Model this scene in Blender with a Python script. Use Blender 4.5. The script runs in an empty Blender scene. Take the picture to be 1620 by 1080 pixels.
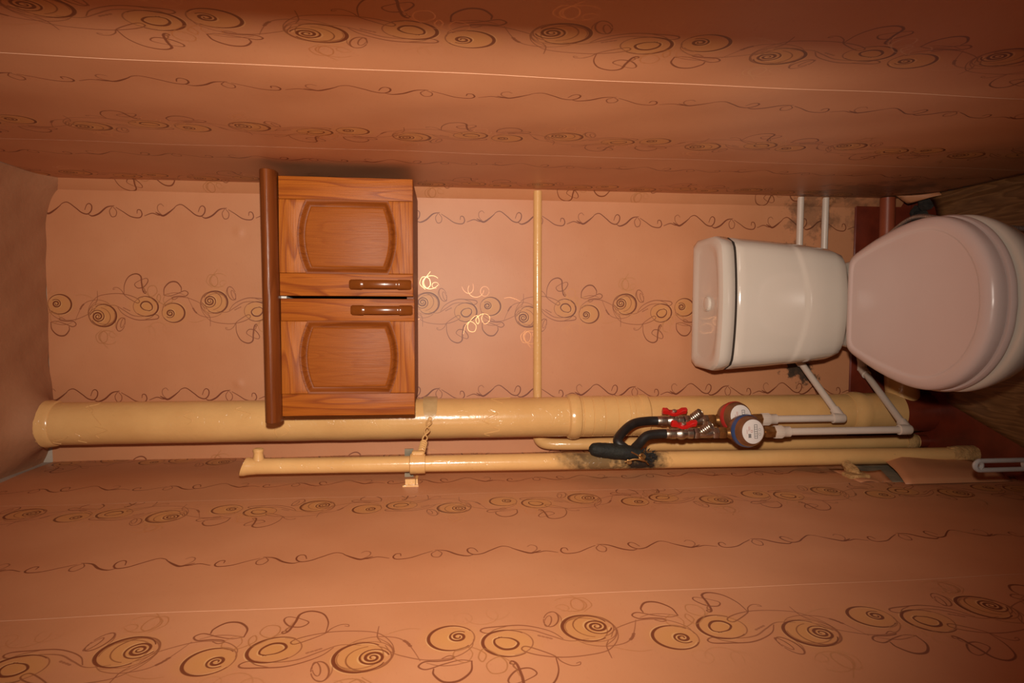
import bpy, math, random
import numpy as np
from mathutils import Vector, Matrix, Quaternion
random.seed(7)
PI = math.pi
SC = bpy.context.scene
COL = SC.collection

# ------------------------------------------------------------------ camera, light, exposure
CAM_POS = Vector((0.0, -1.85, 1.45))
def camera():
    # turned on its side: the picture's left is up in the room
    a, b, F = -109.0, 56.0, 1000.0
    Y = Vector((a, b, -F)).normalized()
    bn = 10.0
    an = -(b*bn + F*F)/a
    Z = -Vector((an, bn, -F)).normalized()
    Z = (Z - Y*Z.dot(Y)).normalized()
    X = Y.cross(Z)
    m = Matrix((X, Y, Z)).to_4x4()
    m.translation = CAM_POS
    cd = bpy.data.cameras.new('camera'); cd.sensor_width = 36.0; cd.lens = 36.0*F/1620.0
    cd.clip_start = 0.02
    o = bpy.data.objects.new('camera', cd); COL.objects.link(o); o.matrix_world = m
    SC.camera = o
camera()
w = bpy.data.worlds.new('world'); SC.world = w; w.use_nodes = True
w.node_tree.nodes['Background'].inputs[0].default_value = (1.0, 0.62, 0.38, 1)
w.node_tree.nodes['Background'].inputs[1].default_value = 0.012
ld = bpy.data.lights.new('camera_flash', 'SPOT')
ld.energy = 110.0; ld.color = (1.0, 0.88, 0.755); ld.spot_size = math.radians(106); ld.spot_blend = 1.0
ld.shadow_soft_size = 0.022
lo = bpy.data.objects.new('camera_flash', ld); COL.objects.link(lo)
lo.location = (0.12, -1.85, 1.46)
lo.rotation_euler = (Vector((0.05, 0.0, 1.42)) - lo.location).to_track_quat('-Z', 'Y').to_euler()
SC.view_settings.view_transform = 'Standard'
SC.view_settings.look = 'None'
SC.view_settings.exposure = 0.0
SC.view_settings.gamma = 1.0
SC.view_settings.use_curve_mapping = False

# ------------------------------------------------------------------ room numbers
XR, XL, YB, YF, ZC = 0.338, -0.435, 0.0, -1.41, 2.52

# ------------------------------------------------------------------ helpers
class MB:
    def __init__(s): s.v = []; s.f = []; s.uv = None
    def add(s, vs, fs):
        n = len(s.v); s.v += [tuple(p) for p in vs]; s.f += [tuple(i+n for i in q) for q in fs]; return s

def box(mb, lo, hi, bev=0.0):
    x0, y0, z0 = lo; x1, y1, z1 = hi
    if bev <= 0:
        v = [(x0,y0,z0),(x1,y0,z0),(x1,y1,z0),(x0,y1,z0),(x0,y0,z1),(x1,y0,z1),(x1,y1,z1),(x0,y1,z1)]
        return mb.add(v, [(0,3,2,1),(4,5,6,7),(0,1,5,4),(1,2,6,5),(2,3,7,6),(3,0,4,7)])
    b = bev
    # rounded-corner section in xz, chamfered along y
    def ring(y, ins):
        xa, xb, za, zb = x0+ins, x1-ins, z0+ins, z1-ins; q = b*0.6
        return [(xa+q,y,za),(xb-q,y,za),(xb,y,za+q),(xb,y,zb-q),(xb-q,y,zb),(xa+q,y,zb),(xa,y,zb-q),(xa,y,za+q)]
    loft(mb, [ring(y0, b), ring(y0+b, 0), ring(y1-b, 0), ring(y1, b)], True, True)
    return mb

def loft(mb, rings, cap0=False, cap1=False, closed=True):
    n = len(rings[0]); vs = [p for r in rings for p in r]; fs = []
    for i in range(len(rings)-1):
        for j in range(n if closed else n-1):
            k = (j+1) % n
            fs.append((i*n+j, i*n+k, (i+1)*n+k, (i+1)*n+j))
    if cap0: fs.append(tuple(range(n))[::-1])
    if cap1: fs.append(tuple(range((len(rings)-1)*n, len(rings)*n)))
    return mb.add(vs, fs)

def catmull(pts, n=8):
    P = [Vector(p) for p in pts]
    if len(P) < 3: return P
    out = []
    for i in range(len(P)-1):
        p0 = P[i-1] if i else P[0]*2-P[1]; p1, p2 = P[i], P[i+1]
        p3 = P[i+2] if i+2 < len(P) else P[-1]*2-P[-2]
        for k in range(n):
            t = k/n
            out.append(0.5*((2*p1)+(p2-p0)*t+(2*p0-5*p1+4*p2-p3)*t*t+(3*p1-p0-3*p2+p3)*t**3))
    out.append(P[-1]); return out

def frames(P):
    n = len(P); T = []
    for i in range(n):
        d = P[min(i+1, n-1)]-P[max(i-1, 0)]
        T.append(d.normalized())
    up = Vector((0, 1, 0)) if abs(T[0].y) < 0.9 else Vector((1, 0, 0))
    N = (up - T[0]*up.dot(T[0])).normalized(); out = []
    for i in range(n):
        if i: N = (N - T[i]*N.dot(T[i])).normalized()
        out.append((T[i], N, T[i].cross(N)))
    return out

def tube(mb, pts, r, seg=16, smooth=0, caps=True, rough=0.0, seed=0):
    P = catmull(pts, smooth) if smooth else [Vector(p) for p in pts]
    rs = r if isinstance(r, (list, tuple)) else None
    rng = random.Random(seed); R = []
    for i, (T, N, B) in enumerate(frames(P)):
        if rs:
            t = i/(len(P)-1)*(len(rs)-1); a = int(min(t, len(rs)-2)); rr = rs[a]+(rs[a+1]-rs[a])*(t-a)
        else: rr = r(P[i]) if callable(r) else r
        R.append([P[i]+(N*math.cos(2*PI*j/seg)+B*math.sin(2*PI*j/seg))*rr*(1+rng.uniform(-rough, rough)) for j in range(seg)])
    return loft(mb, R, caps, caps)

def lathe(mb, base, axis, prof, seg=32, caps=True, lump=0.0, seed=0):
    """prof: (along, radius) pairs"""
    A = Vector(axis).normalized(); up = Vector((0,0,1)) if abs(A.z) < 0.9 else Vector((1,0,0))
    N = (up-A*up.dot(A)).normalized(); B = A.cross(N); base = Vector(base); rng = random.Random(seed)
    R = [[base+A*h+(N*math.cos(2*PI*j/seg)+B*math.sin(2*PI*j/seg))*r*(1+rng.uniform(-lump, lump)) for j in range(seg)] for h, r in prof]
    return loft(mb, R, caps, caps)

def hexnut(mb, base, axis, h, r):
    A = Vector(axis).normalized(); up = Vector((0,0,1)) if abs(A.z) < 0.9 else Vector((1,0,0))
    N = (up-A*up.dot(A)).normalized(); B = A.cross(N); base = Vector(base)
    def ring(t, q): return [base+A*t+(N*math.cos(PI*j/3+.3)+B*math.sin(PI*j/3+.3))*q for j in range(6)]
    return loft(mb, [ring(0, r*.9), ring(h*.15, r), ring(h*.85, r), ring(h, r*.9)], True, True)

def torus(mb, c, axis, R, r, seg=24, s2=8):
    A = Vector(axis).normalized(); up = Vector((0,0,1)) if abs(A.z) < 0.9 else Vector((1,0,0))
    N = (up-A*up.dot(A)).normalized(); B = A.cross(N); c = Vector(c); vs = []; fs = []
    for i in range(seg):
        d = N*math.cos(2*PI*i/seg)+B*math.sin(2*PI*i/seg)
        for j in range(s2): vs.append(c+d*(R+r*math.cos(2*PI*j/s2))+A*r*math.sin(2*PI*j/s2))
    for i in range(seg):
        for j in range(s2):
            k, l = (i+1) % seg, (j+1) % s2
            fs.append((i*s2+j, k*s2+j, k*s2+l, i*s2+l))
    return mb.add(vs, fs)

def prism(mb, poly, y0, y1, bev=0.0):
    """poly: (x, z) outline, extruded from y1 (back) to y0 (front, the smaller y); bev rounds the front edge"""
    n = len(poly); c = Vector((sum(p[0] for p in poly)/n, sum(p[1] for p in poly)/n))
    def ins(d): return inset(poly, d)
    R = [[(x, y1, z) for x, z in poly]]
    if bev > 0:
        R += [[(x, y0+bev, z) for x, z in poly], [(x, y0+bev*.3, z) for x, z in ins(bev*.3)], [(x, y0, z) for x, z in ins(bev)]]
    else: R += [[(x, y0, z) for x, z in poly]]
    return loft(mb, R, True, True)

def inset(poly, d):
    n = len(poly); P = [Vector(p) for p in poly]
    area = sum(P[i].x*P[(i+1) % n].y-P[(i+1) % n].x*P[i].y for i in range(n)); sg = 1 if area > 0 else -1
    out = []
    for i in range(n):
        a = (P[i]-P[i-1]).normalized(); b = (P[(i+1) % n]-P[i]).normalized()
        na = Vector((-a.y, a.x))*sg; nb = Vector((-b.y, b.x))*sg
        m = (na+nb); m = m.normalized() if m.length > 1e-6 else na
        out.append(tuple(P[i]+m*d/max(0.4, m.dot(na))))
    return out

WORLD = {}
def obj(name, mb, mat, parent=None, angle=35, uv=None):
    me = bpy.data.meshes.new(name)
    base = WORLD[parent.name] if parent else Vector((0, 0, 0))
    me.from_pydata([tuple(Vector(p)-base) for p in mb.v], [], mb.f); me.validate()
    me.materials.append(mat)
    for p in me.polygons: p.use_smooth = True
    import bmesh
    bm = bmesh.new(); bm.from_mesh(me); bmesh.ops.recalc_face_normals(bm, faces=bm.faces); bm.to_mesh(me); bm.free()
    me.set_sharp_from_angle(angle=math.radians(angle))
    if uv is not None:
        l = me.uv_layers.new(name='UVMap')
        for lp in me.loops: l.data[lp.index].uv = uv[lp.vertex_index]
    o = bpy.data.objects.new(name, me); COL.objects.link(o)
    WORLD[o.name] = base
    if parent: o.parent = parent
    return o

def tag(o, label=None, cat=None, group=None, kind=None):
    if label: o['label'] = label
    if cat: o['category'] = cat
    if group: o['group'] = group
    if kind: o['kind'] = kind
    return o

def thing(name, loc, label, cat, group=None):
    o = bpy.data.objects.new(name, None); COL.objects.link(o); o.location = loc; o.empty_display_size = .05
    WORLD[o.name] = Vector(loc)
    return tag(o, label, cat, group)

# ------------------------------------------------------------------ materials
def new_mat(name):
    m = bpy.data.materials.new(name); m.use_nodes = True
    nt = m.node_tree; b = nt.nodes['Principled BSDF']; return m, nt, b
def nd(nt, t, **k):
    n = nt.nodes.new(t)
    for a, v in k.items(): setattr(n, a, v)
    return n
def mixc(nt, fac, a, b, mode='MIX'):
    n = nd(nt, 'ShaderNodeMix', data_type='RGBA', blend_type=mode)
    for s, v in ((0, fac), (6, a), (7, b)):
        if isinstance(v, bpy.types.NodeSocket): nt.links.new(v, n.inputs[s])
        else: n.inputs[s].default_value = v if not isinstance(v, tuple) else (*v, 1)[:4]
    return n.outputs[2]
def ramp(nt, src, stops):
    r = nd(nt, 'ShaderNodeValToRGB'); e = r.color_ramp.elements
    while len(e) < len(stops): e.new(0.5)
    for i, (p, c) in enumerate(stops):
        e[i].position = p; e[i].color = (*c, 1) if isinstance(c, tuple) else (c, c, c, 1)
    nt.links.new(src, r.inputs[0]); return r.outputs[0]
def noise(nt, scale, detail=4, coord='Object', rough=.55, vec=None, dist=0.0):
    n = nd(nt, 'ShaderNodeTexNoise'); n.inputs['Scale'].default_value = scale; n.inputs['Detail'].default_value = detail
    n.inputs['Roughness'].default_value = rough; n.inputs['Distortion'].default_value = dist
    if vec is None: vec = nd(nt, 'ShaderNodeTexCoord').outputs[coord]
    nt.links.new(vec, n.inputs['Vector']); return n.outputs[0]
def bump(nt, b, h, strength=.3, dist=.002):
    n = nd(nt, 'ShaderNodeBump'); n.inputs['Strength'].default_value = strength; n.inputs['Distance'].default_value = dist
    nt.links.new(h, n.inputs['Height']); nt.links.new(n.outputs[0], b.inputs['Normal']); return n

def simple(name, c1, c2=None, rough=.5, scale=20, metal=0.0, bmp=0.0, bscale=60, coat=0.0, spec=.5, bdist=.002):
    m, nt, b = new_mat(name)
    c2 = c2 or tuple(x*.85 for x in c1)
    f = ramp(nt, noise(nt, scale), [(.35, 0.0), (.68, 1.0)])
    nt.links.new(mixc(nt, f, c1, c2), b.inputs['Base Color'])
    b.inputs['Roughness'].default_value = rough; b.inputs['Metallic'].default_value = metal
    b.inputs['Coat Weight'].default_value = coat; b.inputs['Coat Roughness'].default_value = .08
    b.inputs['Specular IOR Level'].default_value = spec
    if bmp: bump(nt, b, noise(nt, bscale, 5), bmp, bdist)
    return m

def wood(name, axis, light, dark, scale=1.0, rough=.46, coat=.0):
    """varnished pine; axis = direction of the grain (0 x, 2 z)"""
    m, nt, b = new_mat(name)
    tc = nd(nt, 'ShaderNodeTexCoord'); oi = nd(nt, 'ShaderNodeObjectInfo')
    mul = nd(nt, 'ShaderNodeVectorMath', operation='SCALE'); mul.inputs[0].default_value = (3.1, 1.7, 2.3)
    nt.links.new(oi.outputs['Random'], mul.inputs['Scale'])
    add = nd(nt, 'ShaderNodeVectorMath', operation='ADD')
    nt.links.new(tc.outputs['Object'], add.inputs[0]); nt.links.new(mul.outputs[0], add.inputs[1])
    mp = nd(nt, 'ShaderNodeMapping'); s = [1.0, 1.0, 1.0]; s[axis] = .11
    mp.inputs['Scale'].default_value = s; nt.links.new(add.outputs[0], mp.inputs[0])
    big = noise(nt, 9*scale, 2, vec=mp.outputs[0])
    m1 = nd(nt, 'ShaderNodeMath', operation='MULTIPLY'); nt.links.new(big, m1.inputs[0]); m1.inputs[1].default_value = 16.0
    fr = nd(nt, 'ShaderNodeMath', operation='FRACT'); nt.links.new(m1.outputs[0], fr.inputs[0])
    ring = ramp(nt, fr.outputs[0], [(0.0, 0.0), (.6, .22), (.88, .8), (1.0, 0.0)])
    mp2 = nd(nt, 'ShaderNodeMapping'); s2 = [1.0, 1.0, 1.0]; s2[axis] = .03
    mp2.inputs['Scale'].default_value = s2; nt.links.new(add.outputs[0], mp2.inputs[0])
    fine = ramp(nt, noise(nt, 420, 3, vec=mp2.outputs[0]), [(.35, 0.0), (.7, 1.0)])
    c = mixc(nt, ring, light, dark)
    dk = tuple(x*.72 for x in dark)
    sc = nd(nt, 'ShaderNodeMath', operation='MULTIPLY'); nt.links.new(fine, sc.inputs[0]); sc.inputs[1].default_value = .4
    c = mixc(nt, sc.outputs[0], c, dk)
    nt.links.new(c, b.inputs['Base Color'])
    b.inputs['Roughness'].default_value = rough; b.inputs['Coat Weight'].default_value = coat; b.inputs['Coat Roughness'].default_value = .12
    b.inputs['Specular IOR Level'].default_value = .2; bump(nt, b, fine, .25, .0008)
    return m

# ---- wallpaper print: a tile of pen strokes (flat print), drawn here stroke by stroke
TU, TV, RES = 0.588, 0.508, 2000
def wallpaper_tile():
    W, H = int(TU*RES), int(TV*RES)
    gold = np.zeros((H, W), np.float32); line = np.zeros((H, W), np.float32); fill = np.zeros((H, W), np.float32); hi = np.zeros((H, W), np.float32)
    def stamp(dst, pts, wid, val):
        pts = np.asarray(pts, float)*RES; wid = np.asarray(wid, float)*RES; n = len(pts)
        for i in range(n-1):
            a, b2 = pts[i], pts[i+1]; r = max(wid[i], wid[i+1])/2+1.5
            x0, x1 = int(min(a[0], b2[0])-r), int(max(a[0], b2[0])+r)+1
            y0, y1 = int(min(a[1], b2[1])-r), int(max(a[1], b2[1])+r)+1
            X, Y = np.meshgrid(np.arange(x0, x1), np.arange(y0, y1))
            d = b2-a; L = max(d@d, 1e-9)
            t = np.clip(((X-a[0])*d[0]+(Y-a[1])*d[1])/L, 0, 1)
            ds = np.hypot(X-a[0]-t*d[0], Y-a[1]-t*d[1])
            hw = (wid[i]+(wid[i+1]-wid[i])*t)/2
            c = np.clip(hw-ds+.5, 0, 1)*val
            ix = np.ix_(np.arange(y0, y1) % H, np.arange(x0, x1) % W)
            dst[ix] = np.maximum(dst[ix], c)
    def cm(pts, n=10):
        P = np.asarray(pts, float); out = []
        for i in range(len(P)-1):
            p1, p2 = P[i], P[i+1]; p0 = P[i-1] if i else 2*p1-p2; p3 = P[i+2] if i+2 < len(P) else 2*p2-p1
            t = (np.arange(n)/n)[:, None]
            out.append(.5*(2*p1+(p2-p0)*t+(2*p0-5*p1+4*p2-p3)*t**2+(3*p1-p0-3*p2+p3)*t**3))
        out.append(P[-1:]); return np.vstack(out)
    U = lambda P, k: np.c_[((P[:, 0]-140)/2700+k*TU/2), (P[:, 1]-408)*(1 if k % 2 == 0 else -1)/2560+TV/2]
    for k in (0, 1):
        def stroke(pts, w0=3.2, w1=3.2, val=.75, raw=False, mid=None, light=False):
            P = np.asarray(pts, float) if raw else cm(pts)
            n = len(P); t = np.linspace(0, 1, n)
            wd = w0+(w1-w0)*np.sin(PI*t)**1.5
            stamp(gold if val < .45 else line, U(P, k), wd*1.2/2600, min(1, val*1.9) if val < .45 else val)
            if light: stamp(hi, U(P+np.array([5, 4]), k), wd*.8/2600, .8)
        def ell(cx, cy, rx, ry, rot=0, a0=0, a1=2*PI, w0=3, w1=9, val=.85, light=False):
            a = np.linspace(a0, a1, 44); c, s = math.cos(rot), math.sin(rot)
            x, y = rx*np.cos(a), ry*np.sin(a)
            stroke(np.c_[cx+x*c-y*s, cy+x*s+y*c], w0, w1, val, True, light=light)
        def spiral(cx, cy, r0, r1, turns, ph, asp=.9, w0=4, w1=9, val=.95):
            t = np.linspace(0, 1, int(turns*26)); a = ph+t*turns*2*PI; r = r0+(r1-r0)*t**.8
            P = np.c_[cx+r*np.cos(a), cy+r*np.sin(a)*asp]
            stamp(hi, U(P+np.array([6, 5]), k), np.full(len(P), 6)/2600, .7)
            stroke(P, w0, w1, val, True)
        def blob(cx, cy, rx, ry, val=1.0):
            x0, y0 = U(np.array([[cx, cy]], float), k)[0]*RES; sx, sy = rx/2600*RES, ry/2600*RES
            e = 1.95
            X, Y = np.meshgrid(np.arange(int(x0-sx*e), int(x0+sx*e)+1), np.arange(int(y0-sy*e), int(y0+sy*e)+1))
            q = np.hypot((X-x0)/sx, (Y-y0)/sy); c = np.where(q < 1.08, .62+.30*(1-np.clip(q, 0, 1)), .42*np.clip((1.95-q)/.87, 0, 1)**1.5)*val
            ix = np.ix_(np.arange(Y[0, 0], Y[-1, 0]+1) % H, np.arange(X[0, 0], X[0, -1]+1) % W)
            fill[ix] = np.maximum(fill[ix], c)
        # A: snail
        blob(158, 382, 70, 56)
        ell(158, 380, 80, 68, 0, -2.6, 2.4, 3, 10, .95, True)
        ell(150, 382, 74, 70, 0, 1.6, 4.2, 2.5, 4, .6)
        spiral(134, 376, 36, 7, 1.9, 4.0)
        stroke([(80,395),(92,440),(150,482),(240,490),(320,464),(362,438),(385,400)], 2.5, 4, .65)
        stroke([(262,492),(285,440),(312,392),(352,360),(420,348),(480,362),(515,390)], 2.5, 4, .6)
        for q in ((298,412),(304,401),(311,391),(318,384)): stroke([q, (q[0]+4, q[1]-4)], 9, 9, .7)
        stroke([(92,505),(98,555),(138,595),(185,597),(216,562),(217,535)], 4, 8, .85)
        stroke([(92,505),(130,498),(185,514),(240,536),(266,520),(246,498),(200,498),(160,492),(150,480),(168,474),(190,486)], 3, 5.5, .8)
        stroke([(92,505),(150,520),(200,520),(240,505)], 2.5, 4, .6)
        ell(112, 268, 34, 36, 0, 0, 6, 2, 3, .22)
        # B: big snail
        blob(464, 458, 74, 70)
        ell(460, 458, 88, 78, 0, -2.2, 2.7, 3.5, 11, .95, True)
        ell(446, 452, 92, 76, .2, -.4, 4.6, 2.5, 4, .65)
        ell(432, 466, 74, 64, .1, -1.5, 4.2, 3, 5, .7)
        ell(470, 446, 84, 72, -.2, .6, 5.2, 2.5, 4, .55)
        spiral(420, 464, 54, 6, 2.6, 3.4)
        stroke([(420,285),(420,320),(417,352),(402,380)], 2.5, 3.5, .7)
        stroke([(418,352),(372,395),(352,445),(372,500),(430,535),(490,532)], 2.5, 4, .65)
        stroke([(350,440),(362,395),(392,350),(430,321),(500,306),(580,303),(650,317),(698,338),(713,356),(697,368),(655,346),(608,312),(590,282),(562,261),(535,262),(530,275),(544,270)], 2.5, 4.5, .72)
        stroke([(268,318),(310,312),(360,325),(400,345)], 2, 3, .35)
        stroke([(470,392),(540,386),(602,420),(665,456),(740,462),(805,448)], 2.5, 5, .6)
        stroke([(560,400),(590,440),(640,470),(700,488),(770,486),(832,480),(846,463),(822,449),(790,470),(742,488)], 3, 5.5, .75)
        for q in ((600,402),(612,408),(625,414),(638,420)): stroke([q, (q[0]+5, q[1]+3)], 7, 7, .5)
        ell(578, 520, 27, 50, .35, 0, 6.1, 3, 5, .75)
        ell(592, 508, 12, 36, .35, 0, 6.1, 2.5, 4, .7)
        stroke([(545,485),(540,530),(556,565),(585,560)], 2.5, 4, .55)
        ell(484, 612, 64, 48, .2, .4, 5.6, 2.5, 5, .38)
        ell(520, 590, 26, 22, 0, 0, 5, 2, 4, .3)
        # C: ring
        blob(756, 392, 72, 58)
        ell(756, 392, 88, 70, .1, -2.3, 2.2, 3, 10, .95, True)
        ell(748, 394, 80, 66, 0, 1.5, 4.6, 2.5, 4, .6)
        stroke([(785,424),(742,414),(720,388),(738,362),(774,360),(800,384),(800,412),(775,424)], 4, 9, .95, light=True)
        stroke([(605,305),(610,240),(640,185),(690,163),(726,180),(731,230),(740,285),(755,300),(761,288),(746,284)], 3, 8, .85)
        stroke([(725,205),(682,234),(702,262),(746,254),(776,215),(766,194),(726,205)], 3, 5.5, .8)
        stroke([(735,250),(752,276),(744,292)], 3, 5, .7)
        ell(836, 560, 62, 56, 0, 2.6, 6.2, 2.5, 4, .25)
        ell(770, 590, 44, 60, .4, 3, 6.2, 2, 4, .22)
        G = np.array([(220,580),(235,630),(265,655),(300,630),(290,595),(255,600),(250,640),(300,690),(320,660),(310,640),(300,670),(340,700),(380,690),(385,660),(355,640),(335,670),(345,700)], float)
        stroke(np.c_[150+(G[:, 0]-385)*1.25, 380-(G[:, 1]-745)*1.25], 3, 4, .44)
        stroke([(440,560),(400,600),(420,650),(470,640),(480,590),(450,570),(430,620),(480,690)], 3, 4, .4)
        # wave line of its own row
        UW = lambda P: np.c_[((P[:, 0]-270)/690*TU/2-.03+k*TU/2), (P[:, 1]-345)/2195+TV/2-.2675]
        def wv(pts, w0, w1, val=.8, raw=False):
            P = np.asarray(pts, float) if raw else cm(pts); t = np.linspace(0, 1, len(P))
            stamp(line, UW(P), (w0+(w1-w0)*np.sin(PI*t))*1.4/2250, min(1, val*1.15))
        wv([(262,352),(285,364),(310,371),(345,350),(380,322)], 3, 8)
        wv([(372,328),(395,308),(425,304),(470,335),(505,362),(540,370),(562,350),(566,322),(552,308),(536,316),(524,345)], 2.5, 5)
        wv([(545,372),(570,381),(610,365),(655,328),(700,318)], 2.5, 7)
        wv([(690,322),(672,350),(684,382),(708,378),(714,350),(695,325)], 2.5, 3.5, .7)
        wv([(712,328),(750,350),(800,380),(850,386),(868,368),(860,342),(842,340),(838,360)], 2.5, 4.5)
        wv([(884,374),(930,358),(965,368),(985,370)], 2.5, 4)
        wv([(1000,375),(968,345),(965,315),(985,302),(1002,315)], 2.5, 3.5, .55)
    img = bpy.data.images.new('wallpaper_print', W, H, alpha=True, float_buffer=False)
    img.colorspace_settings.name = 'Non-Color'; img.alpha_mode = 'CHANNEL_PACKED'
    px = np.dstack([line, fill, hi, gold]).astype(np.float32)
    img.pixels.foreach_set(px.ravel()); img.update(); img.pack()
    return img

def wallpaper_mat():
    m, nt, b = new_mat('wallpaper')
    uv = nd(nt, 'ShaderNodeUVMap')
    im = nd(nt, 'ShaderNodeTexImage', image=wallpaper_tile(), interpolation='Cubic'); im.extension = 'REPEAT'
    nt.links.new(uv.outputs[0], im.inputs[0])
    sp = nd(nt, 'ShaderNodeSeparateColor'); nt.links.new(im.outputs[0], sp.inputs[0])
    base = (0.57, 0.255, 0.122); base2 = (0.525, 0.218, 0.098)
    f = ramp(nt, noise(nt, 5, 5), [(.3, 0.0), (.7, 1.0)])
    c = mixc(nt, f, base, base2)
    mp = nd(nt, 'ShaderNodeMapping'); mp.inputs['Scale'].default_value = (90, 90, 240)
    tc = nd(nt, 'ShaderNodeTexCoord'); nt.links.new(tc.outputs['Object'], mp.inputs[0])
    fib = noise(nt, 1.0, 3, vec=mp.outputs[0])
    c = mixc(nt, ramp(nt, fib, [(.62, 0.0), (.75, .28)]), c, (0.45, 0.155, 0.07))
    g = nd(nt, 'ShaderNodeMath', operation='MULTIPLY'); nt.links.new(sp.outputs[1], g.inputs[0]); g.inputs[1].default_value = .6
    c = mixc(nt, g.outputs[0], c, (0.58, 0.27, 0.06))
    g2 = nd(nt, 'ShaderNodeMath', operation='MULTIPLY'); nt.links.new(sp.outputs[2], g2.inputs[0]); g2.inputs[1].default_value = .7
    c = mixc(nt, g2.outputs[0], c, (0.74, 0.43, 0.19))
    c = mixc(nt, sp.outputs[0], c, (0.15, 0.030, 0.010))
    gk = nd(nt, 'ShaderNodeMath', operation='MULTIPLY'); nt.links.new(im.outputs['Alpha'], gk.inputs[0]); gk.inputs[1].default_value = .6
    c = mixc(nt, gk.outputs[0], c, (0.62, 0.30, 0.11)); nt.links.new(gk.outputs[0], b.inputs['Metallic'])
    geo = nd(nt, 'ShaderNodeNewGeometry')
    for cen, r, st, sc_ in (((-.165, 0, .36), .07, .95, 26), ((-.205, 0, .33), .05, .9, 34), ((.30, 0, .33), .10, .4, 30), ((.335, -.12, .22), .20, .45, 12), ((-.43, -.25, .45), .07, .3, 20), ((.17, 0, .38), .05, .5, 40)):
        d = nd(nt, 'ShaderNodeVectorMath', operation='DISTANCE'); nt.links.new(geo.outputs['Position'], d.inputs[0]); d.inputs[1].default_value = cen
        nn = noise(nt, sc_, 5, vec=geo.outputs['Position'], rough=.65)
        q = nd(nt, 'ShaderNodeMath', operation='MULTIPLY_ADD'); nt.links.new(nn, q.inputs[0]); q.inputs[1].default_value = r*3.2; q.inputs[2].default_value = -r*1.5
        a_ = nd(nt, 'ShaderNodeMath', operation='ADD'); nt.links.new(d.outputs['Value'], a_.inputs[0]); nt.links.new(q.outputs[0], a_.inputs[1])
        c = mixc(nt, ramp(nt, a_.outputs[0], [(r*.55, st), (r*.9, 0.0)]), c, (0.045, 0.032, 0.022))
    nt.links.new(c, b.inputs['Base Color'])
    b.inputs['Specular IOR Level'].default_value = .45
    rg = nd(nt, 'ShaderNodeMath', operation='MULTIPLY_ADD'); nt.links.new(im.outputs['Alpha'], rg.inputs[0]); rg.inputs[1].default_value = -.2; rg.inputs[2].default_value = .48; nt.links.new(rg.outputs[0], b.inputs['Roughness'])
    h = nd(nt, 'ShaderNodeMath', operation='ADD'); nt.links.new(fib, h.inputs[0]); nt.links.new(sp.outputs[0], h.inputs[1])
    bump(nt, b, fib, .22, .0006)
    return m

def painted_pipe_mat(name, stain=None):
    """thick glossy cream oil paint with runs and hairline cracks; stain = (centre, radius) of a soot mark"""
    m, nt, b = new_mat(name)
    c = mixc(nt, ramp(nt, noise(nt, 7, 5), [(.35, 0.0), (.7, 1.0)]), (0.74, 0.44, 0.172), (0.66, 0.37, 0.137))
    # grime builds towards the floor
    geo = nd(nt, 'ShaderNodeNewGeometry')
    speck = ramp(nt, noise(nt, 38, 6, vec=geo.outputs['Position'], rough=.7), [(.68, 0.0), (.76, .7)])
    c = mixc(nt, speck, c, (0.28, 0.17, 0.07))
    if stain:
        for cen, r, st in stain:
            d = nd(nt, 'ShaderNodeVectorMath', operation='DISTANCE'); nt.links.new(geo.outputs['Position'], d.inputs[0]); d.inputs[1].default_value = cen
            nn = noise(nt, 60, 5, vec=geo.outputs['Position'])
            q = nd(nt, 'ShaderNodeMath', operation='MULTIPLY_ADD'); nt.links.new(nn, q.inputs[0]); q.inputs[1].default_value = r*1.5; q.inputs[2].default_value = -r*.75
            s = nd(nt, 'ShaderNodeMath', operation='ADD'); nt.links.new(d.outputs['Value'], s.inputs[0]); nt.links.new(q.outputs[0], s.inputs[1])
            k = ramp(nt, s.outputs[0], [(r*.5, st), (r*1.25, 0.0)])
            c = mixc(nt, k, c, (0.022, 0.018, 0.015))
    nt.links.new(c, b.inputs['Base Color'])
    b.inputs['Roughness'].default_value = .2; b.inputs['Specular IOR Level'].default_value = .5
    v = nd(nt, 'ShaderNodeTexVoronoi', feature='DISTANCE_TO_EDGE'); v.inputs['Scale'].default_value = 9
    wv = nd(nt, 'ShaderNodeVectorMath', operation='ADD'); sn = nd(nt, 'ShaderNodeTexNoise'); sn.inputs['Scale'].default_value = 8
    nt.links.new(geo.outputs['Position'], sn.inputs['Vector']); nt.links.new(geo.outputs['Position'], wv.inputs[0]); nt.links.new(sn.outputs['Color'], wv.inputs[1])
    nt.links.new(wv.outputs[0], v.inputs['Vector'])
    cr = ramp(nt, v.outputs['Distance'], [(0.0, 0.0), (.012, 1.0)])
    nz = noise(nt, 45, 4, vec=geo.outputs['Position'])
    ad = nd(nt, 'ShaderNodeMath', operation='MULTIPLY_ADD'); nt.links.new(cr, ad.inputs[0]); ad.inputs[1].default_value = .35; nt.links.new(nz, ad.inputs[2])
    bump(nt, b, ad.outputs[0], .35, .0018)
    return m

def plaster_mat():
    m, nt, b = new_mat('ceiling_plaster')
    c = mixc(nt, ramp(nt, noise(nt, 6, 6), [(.3, 0.0), (.7, 1.0)]), (0.40, 0.185, 0.090), (0.33, 0.148, 0.070))
    nt.links.new(c, b.inputs['Base Color']); b.inputs['Roughness'].default_value = .8
    bump(nt, b, noise(nt, 22, 6), .5, .006)
    return m

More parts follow.
